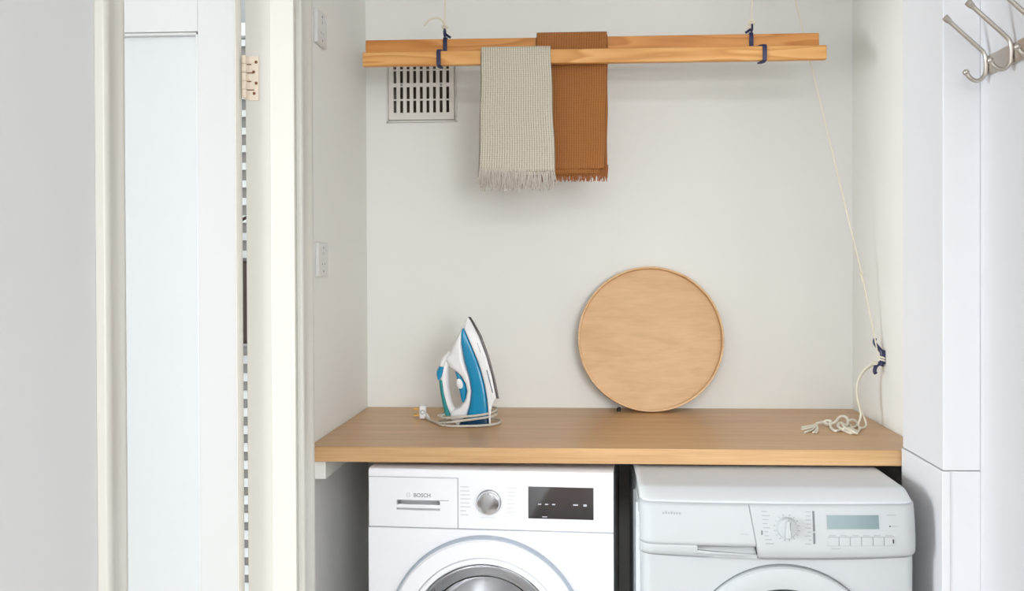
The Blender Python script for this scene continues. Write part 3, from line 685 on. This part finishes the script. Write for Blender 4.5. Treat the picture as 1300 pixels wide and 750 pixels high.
# ---------------------------------------------------------------- coat hook rail on the right wall
hk_ = empty('coat_hook_rail', (HR, 1.72, 1.733)); tag(hk_, 'brushed steel coat hook rail on the right hall wall', 'coat rack')
def hl(p): return (p[0]-HR, p[1]-1.72, p[2]-1.733)
B('rail', M['steel'], -0.006, 0.0, 1.44-1.72, 2.003-1.72, 0.0, 0.041, hk_, bevel=0.001)
for yh in (2.0165-0.017, 1.884, 1.769, 1.654, 1.539):
    h = MB()
    path = cat_rom([hl(p) for p in ((0.750, yh, 1.850), (0.785, yh, 1.817), (0.812, yh, 1.792), (0.8235, yh, 1.780), (0.8275, yh, 1.768), (0.8275, yh, 1.748), (0.825, yh, 1.734), (0.817, yh, 1.7245), (0.807, yh, 1.7225), (0.797, yh, 1.728), (0.7895, yh, 1.738))], 6)
    h.tube(path, 0.0044, 12)
    hook = h.build('hook', M['steel'], hk_, smooth=True)
    MB().tube([hl(p) for p in ((0.7445, yh, 1.8552), (0.7455, yh, 1.8543), (0.751, yh, 1.849), (0.758, yh, 1.8425))], [0.0055, 0.0072, 0.0066, 0.0044], 14).build('tip', M['steel'], hook, smooth=True)
    MB().ball(hl((0.788, yh, 1.740)), 0.0066).build('tip', M['steel'], hook, smooth=True)

# ---------------------------------------------------------------- washing machine (left)
wm = empty('washing_machine', (-0.234, 2.293, 0), -0.06); tag(wm, 'white front loading washing machine with glass porthole and dark display', 'washing machine')
HWm = 0.302
def hole_plate(x0, x1, z0, z1, cx, cz, r, y, n=96):
    """flat plate facing -Y with a round hole"""
    mb = MB(); inner = []; outer = []
    angs = sorted([2*PI*i/n for i in range(n)]+[math.atan2(zz-cz, xx-cx) % (2*PI) for xx in (x0, x1) for zz in (z0, z1)]); n = len(angs)
    for a in angs:
        c, s = math.cos(a), math.sin(a)
        inner.append((cx+r*c, y, cz+r*s))
        tx = ((x1-cx) if c > 0 else (x0-cx))/c if abs(c) > 1e-6 else 1e9
        tz = ((z1-cz) if s > 0 else (z0-cz))/s if abs(s) > 1e-6 else 1e9
        t = min(tx, tz); outer.append((cx+t*c, y, cz+t*s))
    mb.add(inner+outer, [(i, (i+1) % n, n+(i+1) % n, n+i) for i in range(n)])
    return mb
bd = MB()
bd.box(-HWm, -HWm+0.012, 0.004, 0.56, 0.012, 0.838).box(HWm-0.012, HWm, 0.004, 0.56, 0.012, 0.838).box(-HWm, HWm, 0.55, 0.56, 0.012, 0.838).box(-HWm, HWm, 0.02, 0.56, 0.818, 0.838).box(-HWm, HWm, 0.004, 0.56, 0.012, 0.05)
bd.box(-HWm+0.012, HWm-0.012, 0.046, 0.06, 0.69, 0.82)
bd.build('body', M['white'], wm)
for x in (-0.26, 0.26):
    for y in (0.06, 0.5): MB().lathe([(1e-4, 0), (0.02, 0), (0.02, 0.013), (1e-4, 0.013)], (x, y, 0), 'Z', 16).build('foot', M['black'], wm, smooth=True)
DC = (-0.009, 0.442)
fp = hole_plate(-HWm, HWm, 0.05, 0.6985, DC[0], DC[1], 0.215, 0.0)
fp.build('front_panel', M['white'], wm, solid=0.004, off=0)
# control panel: rounded top edge strip and the right-hand fascia, drawer on the left
prof = [(0.0, 0.8245), (0.0, 0.832), (0.0015, 0.838), (0.005, 0.8425), (0.010, 0.8445), (0.05, 0.845), (0.05, 0.8245)]
cp = MB(); cp.prism(prof, 'X', -HWm, HWm).box(-0.0765, HWm, 0.0, 0.012, 0.7015, 0.8246)
cpo = cp.build('control_panel', M['white'], wm)
shade(cpo, 0.5)
B('top_cover', M['white'], -HWm, HWm, 0.05, 0.56, 0.838, 0.845, wm)
dw = MB(); x0, x1, z0, z1, hx0, hx1, hz0, hz1 = -HWm+0.001, -0.0785, 0.7015, 0.8230, -0.231, -0.1226, 0.7430, 0.7680
dw.box(x0, hx0, -0.001, 0.012, z0, z1).box(hx1, x1, -0.001, 0.012, z0, z1).box(hx0, hx1, -0.001, 0.012, z0, hz0).box(hx0, hx1, -0.001, 0.012, hz1, z1)
drawer = dw.build('detergent_drawer', M['white'], wm)
dh = MB(); dh.add([(hx0, 0.040, hz1), (hx1, 0.040, hz1), (hx1, 0.038, hz0+0.006), (hx0, 0.038, hz0+0.006), (hx1, 0.002, hz0), (hx0, 0.002, hz0)], [(0, 1, 2, 3), (3, 2, 4, 5)])
dh.build('handle_recess', M['white'], drawer, solid=0.001, recalc=False)
B('handle_lip', M['white'], hx0, hx1, -0.001, 0.003, 0.7475, 0.7570, drawer, bevel=0.001)
B('handle_lip_edge', M['seam'], hx0+0.003, hx1-0.001, -0.0014, 0.003, 0.7455, 0.7473, drawer)
B('crease', M['print_'], hx1, -0.1000, -0.0013, 0.001, 0.7675, 0.7688, drawer)
text_obj('BOSCH', 0.0132, M['print_'], drawer, (-0.1885, -0.0012, 0.7755), bold=0.0003, sx=1.0)
MB().lathe([(0.0047, 0), (0.0047, -0.0003), (0.0057, -0.0003), (0.0057, 0)], (-0.2015, -0.001, 0.7800), 'Y', 28).build('logo_ring', M['print_soft'], drawer)
lg = MB(); lg.box(-0.2045, -0.2037, -0.0013, -0.001, 0.7765, 0.7835).box(-0.1993, -0.1985, -0.0013, -0.001, 0.7765, 0.7835).box(-0.2037, -0.1993, -0.0013, -0.001, 0.7796, 0.7804)
lg.build('logo_anchor', M['print_soft'], drawer)
# panel gap lines
B('panel_seam', M['seam'], -HWm, HWm, 0.002, 0.01, 0.6987, 0.7013, wm)
sg = MB().box(-0.0788, -0.0762, 0.003, 0.01, 0.7013, 0.825).box(-HWm, -0.0765, 0.003, 0.01, 0.8228, 0.8247); sg.build('drawer_seam', M['seam'], wm)
# programme dial
MB().lathe([(0.0305, 0.0), (0.0305, -0.003), (0.029, -0.0045), (0.028, -0.0045)], (-0.0002, 0, 0.7675), 'Y', 64).build('dial_ring', M['chrome'], wm, smooth=True)
dl = MB().lathe([(0.028, 0.0), (0.0275, -0.016), (0.0262, -0.018), (0.0245, -0.0185), (1e-4, -0.0182)], (-0.0002, 0, 0.7675), 'Y', 64).build('dial', M['chrome'], wm, smooth=True)
B('pointer', M['print_'], -0.0012, 0.0008, -0.0190, -0.0180, 0.787, 0.793, dl)
rnd = random.Random(5)
for sx, n0 in ((-1, 8), (1, 7)):
    for i in range(n0):
        z = 0.803-i*0.0098; ln = rnd.uniform(0.014, 0.026); mb = MB()
        if sx < 0: mb.box(-0.0715, -0.0715+ln, -0.0003, 0.0, z-0.0012, z+0.0012)
        else: mb.box(0.0435, 0.0435+ln, -0.0003, 0.0, z-0.0012, z+0.0012)
        mb.build('programme_print', M['print_soft'], wm)
MB().box(-0.022, 0.020, -0.0003, 0, 0.7285, 0.7297).build('programme_print', M['print_soft'], wm)
# display
dp = B('display', M['black_glass'], 0.0958, 0.2545, -0.0012, 0.004, 0.7300, 0.8078, wm, bevel=0.0006)
for i, (x, z, w_, h_) in enumerate(((0.120, 0.7655, 0.008, 0.003), (0.137, 0.7655, 0.008, 0.003), (0.154, 0.7655, 0.008, 0.003), (0.205, 0.7655, 0.012, 0.003), (0.230, 0.7650, 0.008, 0.005), (0.130, 0.7350, 0.012, 0.0022))):
    B('display_icon', M['icon'], x, x+w_, -0.0014, -0.0011, z-h_/2, z+h_/2, dp)
# porthole door
cx, cz = DC
dr = MB().lathe([(0.2365, 0.0), (0.2385, -0.020), (0.234, -0.0275), (0.222, -0.029), (0.205, -0.0275), (0.1965, -0.026), (0.1965, -0.01)], (cx, 0, cz), 'Y', 128).build('porthole_door', M['white'], wm, smooth=True)
MB().lathe([(0.2445, 0.0), (0.2440, -0.010), (0.2405, -0.0165), (0.2375, -0.017), (0.2375, 0.0)], (cx, 0, cz), 'Y', 128).build('outer_rim', plain('door_rim_blue_grey', (176, 184, 196), 0.25), dr, smooth=True)
MB().lathe([(0.1965, -0.020), (0.194, -0.0325), (0.189, -0.0345), (0.1835, -0.0325), (0.1785, -0.014), (0.1785, 0.0)], (cx, 0, cz), 'Y', 128).build('inner_bezel', M['white'], dr, smooth=True)
MB().lathe([(0.1785, -0.018), (0.172, -0.0185), (0.150, -0.012), (0.135, 0.03), (0.125, 0.075), (0.105, 0.092), (0.06, 0.098), (1e-4, 0.10)], (cx, 0, cz), 'Y', 96).build('glass_bowl', M['glass'], dr, smooth=True, solid=0.004, off=1)
MB().lathe([(0.215, 0.004), (0.200, 0.02), (0.188, 0.05), (0.178, 0.06), (0.176, 0.085), (0.182, 0.10)], (cx, 0, cz), 'Y', 96).build('door_gasket', M['gasket'], wm, smooth=True)
drm = MB().lathe([(0.180, 0.10), (0.190, 0.096), (0.235, 0.11), (0.238, 0.13), (0.238, 0.40), (0.225, 0.42), (0.06, 0.43), (1e-4, 0.425)], (cx, 0, cz), 'Y', 96).build('drum', M['drum'], wm, smooth=True)
for k in range(3):
    a = PI/2+2*PI*k/3+0.25; c_, s_ = math.cos(a), math.sin(a)
    li = MB(); ring = []
    for (t, hgt) in ((-0.035, 0.0), (-0.015, 0.045), (0.015, 0.045), (0.035, 0.0)):
        ring.append((cx+(0.237-hgt)*c_-t*s_, cz+(0.237-hgt)*s_+t*c_))
    li.prism(ring, 'Y', 0.13, 0.40); li.build('lifter', M['chrome'], drm, bevel=0.006)

# ---------------------------------------------------------------- tumble dryer (right)
td = empty('tumble_dryer', (0.4165, 2.07, 0)); tag(td, 'white tumble dryer with lcd panel and dial standing forward of worktop', 'tumble dryer')
HWd = 0.2955
def rrect(x0, x1, y0, y1, r, n=8):
    """plan outline with rounded front corners (front = low y)"""
    p = [(x1, y1), (x0, y1)]
    for i in range(n+1):
        a = PI+PI/2*i/n; p.append((x0+r+r*math.cos(a), y0+r+r*math.sin(a)))
    for i in range(n+1):
        a = 1.5*PI+PI/2*i/n; p.append((x1-r+r*math.cos(a), y0+r+r*math.sin(a)))
    return p
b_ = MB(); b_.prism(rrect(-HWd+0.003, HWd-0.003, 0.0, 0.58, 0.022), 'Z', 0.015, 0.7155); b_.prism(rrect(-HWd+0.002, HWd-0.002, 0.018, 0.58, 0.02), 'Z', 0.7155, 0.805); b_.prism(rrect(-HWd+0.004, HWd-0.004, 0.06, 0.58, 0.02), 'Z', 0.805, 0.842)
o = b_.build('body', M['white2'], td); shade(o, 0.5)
for x in (-0.25, 0.25):
    for y in (0.06, 0.52): MB().lathe([(1e-4, 0), (0.02, 0), (0.02, 0.016), (1e-4, 0.016)], (x, y, 0), 'Z', 16).build('foot', M['black'], td, smooth=True)
for y in (0.07, 0.15, 0.27): MB().tube([(-HWd+0.002, y, 0.08), (-HWd+0.002, y, 0.79)], 0.005, 8).build('side_rib', M['white3'], td, smooth=True)
PROF = [(0.7165, 0.0005), (0.722, -0.0085), (0.732, -0.0115), (0.75, -0.0120), (0.78, -0.0085), (0.81, -0.0035), (0.8275, 0.0025)]
def Sy(x, z):
    py = interp(PROF, z)
    r = 0.030; d = max(0.0, abs(x)-(HWd-r)); cor = r-math.sqrt(max(0.0, r*r-d*d))
    return py+cor-0.012*(1-(x/HWd)**2)
def patch(xl, xr, top, bot, nx=36, nz=10, dy=0.0):
    mb = MB(); rows = []
    for i in range(nz+1):
        row = []
        for j in range(nx+1):
            t = j/nx; z_guess = 0.77
            for _ in range(3):
                a = xl(z_guess) if callable(xl) else xl; b = xr(z_guess) if callable(xr) else xr
                s = 0.5-0.5*math.cos(PI*t) if nx > 20 else t
                x = a+(b-a)*s; z0 = bot(x) if callable(bot) else bot; z1 = top(x) if callable(top) else top
                z_guess = z0+(z1-z0)*i/nz
            row.append((x, Sy(x, z_guess)+dy, z_guess))
        rows.append(row)
    return mb.grid(rows)
def divx(z): return -0.0645+(0.8275-z)*0.168
botz = lambda x: 0.7165-0.006*(1-(x/HWd)**2)+0.0
# one curved fascia carries controls; the water drawer is a separate front piece
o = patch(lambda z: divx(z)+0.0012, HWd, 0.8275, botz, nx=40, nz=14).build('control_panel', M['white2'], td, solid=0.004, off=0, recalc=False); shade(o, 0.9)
wl, wr = -0.1752, -0.0505
wtop = 0.7405
wbot = lambda x: 0.7295-(x-wl)/(wr-wl)*0.0105
dmb = MB()
for q in (patch(-HWd, lambda z: divx(z)-0.0012, 0.8275, wtop, 36, 10), patch(-HWd, wl, wtop, botz, 36, 6), patch(wl, lambda z: divx(z)-0.0012, wbot, botz, 24, 3)):
    dmb.add(q.v, q.f)
wd2 = dmb.build('water_drawer', M['white2'], td, solid=0.004, off=0, recalc=True); shade(wd2, 0.9)
rec = patch(wl, lambda z: divx(z)-0.0012, wtop+0.001, lambda x: wbot(x)-0.001, 18, 4, 0.0)
rec.v = [(x, y+0.004+0.014*min(1.0, max(0.0, (z-wbot(x))/0.012)), z) for x, y, z in rec.v]
rec.build('drawer_grip', M['white2'], wd2, recalc=False)
MB().tube([(divx(z), Sy(divx(z), z)-0.0006, z) for z in [0.8275-0.113*i/12 for i in range(13)]], 0.0009, 6).build('drawer_seam', M['seam'], td, smooth=True)
# top cover: rounded front lip running back into the flat lid
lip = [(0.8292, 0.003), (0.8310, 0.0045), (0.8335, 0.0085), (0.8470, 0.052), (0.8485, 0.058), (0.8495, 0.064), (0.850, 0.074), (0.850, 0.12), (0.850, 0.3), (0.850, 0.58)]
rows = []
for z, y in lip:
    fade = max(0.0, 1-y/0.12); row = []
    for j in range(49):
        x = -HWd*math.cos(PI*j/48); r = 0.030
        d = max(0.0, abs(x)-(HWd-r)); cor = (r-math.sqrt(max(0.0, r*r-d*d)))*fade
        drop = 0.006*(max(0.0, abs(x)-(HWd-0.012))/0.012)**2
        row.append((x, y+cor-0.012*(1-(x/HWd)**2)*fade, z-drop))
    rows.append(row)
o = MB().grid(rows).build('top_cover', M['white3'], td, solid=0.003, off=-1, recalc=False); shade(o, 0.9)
MB().tube([(x, Sy(x, 0.8275)-0.0002, 0.8284) for x in [-HWd*math.cos(PI*i/40) for i in range(41)]], 0.0009, 6).build('cover_seam', M['seam'], td, smooth=True)
MB().tube([(x, Sy(x, botz(x)+0.0002)+0.0015, botz(x)-0.0008) for x in [-HWd*0.985*math.cos(PI*i/40) for i in range(41)]], 0.0011, 6).build('panel_seam', M['print_soft'], td, smooth=True)
def deco(name, x0, x1, z0, z1, mat, parent=td, proud=0.0006, th=0.0006):
    n = max(1, int((x1-x0)/0.01)); rows = []
    for i in range(2):
        z = z0+(z1-z0)*i; rows.append([(x0+(x1-x0)*j/n, Sy(x0+(x1-x0)*j/n, z)-proud-0.002, z) for j in range(n+1)])
    return MB().grid(rows).build(name, mat, parent, solid=th, off=0, recalc=False)
# dial
kx, kz = 0.0146, 0.7808; ky = Sy(kx, kz)-0.002
kn = MB().lathe([(0.0225, 0.002), (0.0215, -0.003), (0.0205, -0.009), (0.019, -0.0105), (1e-4, -0.0105)], (kx, ky, kz), 'Y', 48).build('dial', M['white2'], td, smooth=True)
g = MB().prism([(kx-0.0075, kz-0.018), (kx+0.0075, kz-0.018), (kx+0.0062, kz), (kx+0.003, kz+0.019), (kx-0.003, kz+0.019), (kx-0.0062, kz)], 'Y', ky-0.022, ky-0.009)
g.v = [(kx+(x-kx)*(0.75 if y < ky-0.015 else 1), y, z) for x, y, z in g.v]
g.build('dial_grip', M['white2'], kn, bevel=0.002, seg=3)
B('dial_pointer', M['seam2'], kx+0.0028, kx+0.0038, ky-0.0224, ky-0.0218, kz+0.000, kz+0.017, kn)
for k in range(16):
    a = PI/2+0.26+k*(2*PI-0.52)/15; c_, s_ = math.cos(a), math.sin(a)
    mb = MB(); x = kx+0.0265*c_; z = kz+0.0265*s_; mb.tube([(kx+0.0245*c_, Sy(x, z)-0.0024, kz+0.0245*s_), (kx+0.0285*c_, Sy(x, z)-0.0024, kz+0.0285*s_)], 0.0004, 4); mb.build('dial_tick', M['seam2'], td)
rnd = random.Random(11)
for i in range(9):
    z = 0.8135-i*0.0083; ln = rnd.uniform(0.008, 0.018); deco('programme_print', -0.0385+i*0.0009, -0.0385+i*0.0009+ln, z-0.0009, z+0.0009, M['dprint'], proud=0.0002)
    ln = rnd.uniform(0.005, 0.014); deco('programme_print', 0.066-ln, 0.066, z-0.0009, z+0.0009, M['dprint'], proud=0.0002)
deco('dry_bar', 0.0700, 0.0745, 0.7735, 0.8155, M['seam2'], proud=0.0006); deco('dry_bar', 0.0700, 0.0745, 0.7475, 0.7705, M['seam2'], proud=0.0006)
deco('programme_mark', -0.0398, -0.0366, 0.7655, 0.7745, M['seam2'], proud=0.0002)
deco('lcd_surround', 0.0965, 0.2150, 0.7755, 0.8105, M['white2'], proud=0.0006); deco('lcd_screen', 0.0998, 0.2108, 0.7787, 0.8074, M['lcd'], proud=0.0012)
for i in range(6):
    x0 = 0.1000+i*0.0240; bt = deco('button', x0+0.0008, x0+0.0232, 0.7445, 0.7615, M['white2'], proud=0.0010, th=0.0022)
    deco('button_gap', x0+0.0232, x0+0.0244, 0.7445, 0.7615, M['dprint'], proud=0.0001) if i < 5 else None
    deco('button_print', x0+0.004, x0+0.018, 0.7645, 0.7660, M['dprint'], proud=0.0002)
deco('button_frame', 0.100, 0.244, 0.7436, 0.7443, M['dprint'], proud=0.0002); deco('button_frame', 0.100, 0.244, 0.7617, 0.7624, M['dprint'], proud=0.0002)
deco('button_mark', 0.2385, 0.2410, 0.7490, 0.7575, M['dark'], proud=0.0026)
deco('indicator', 0.2330, 0.2356, 0.7826, 0.7852, M['dark'], proud=0.0003)
deco('button_print', 0.2285, 0.2480, 0.8060, 0.8075, M['dprint'], proud=0.0002); deco('button_print', 0.2380, 0.2520, 0.7835, 0.7846, M['dprint'], proud=0.0002)
deco('button_print', 0.109, 0.128, 0.7365, 0.738, M['dprint'], proud=0.0002)
deco('drawer_print', -0.0850, -0.0660, 0.7655, 0.7667, M['dprint'], proud=0.0002)
for i in range(7): deco('brand_mark', -0.2495+i*0.0059, -0.2495+i*0.0059+0.0042, 0.8045, 0.8088+0.0016*(i in (1, 3)), M['dprint'], proud=0.0002)
# door
dcx, dcz = 0.0105, 0.4835
MB().lathe([(0.2130, 0.001), (0.2125, -0.0008), (0.2095, -0.0008), (0.2095, 0.001)], (dcx, 0, dcz), 'Y', 128).build('door_gap', M['seam2'], td, smooth=True)
dd = MB().lathe([(0.2100, 0.0), (0.2095, -0.010), (0.206, -0.0145), (0.195, -0.017), (0.172, -0.0175), (0.1630, -0.016), (0.1585, -0.008), (0.1585, 0.0)], (dcx, 0, dcz), 'Y', 128).build('door', M['white2'], td, smooth=True)
MB().lathe([(0.1590, -0.006), (0.13, -0.009), (0.07, -0.012), (1e-4, -0.013)], (dcx, 0, dcz), 'Y', 96).build('window', plain('dark_smoked_window', (48, 46, 50), 0.12), dd, smooth=True)
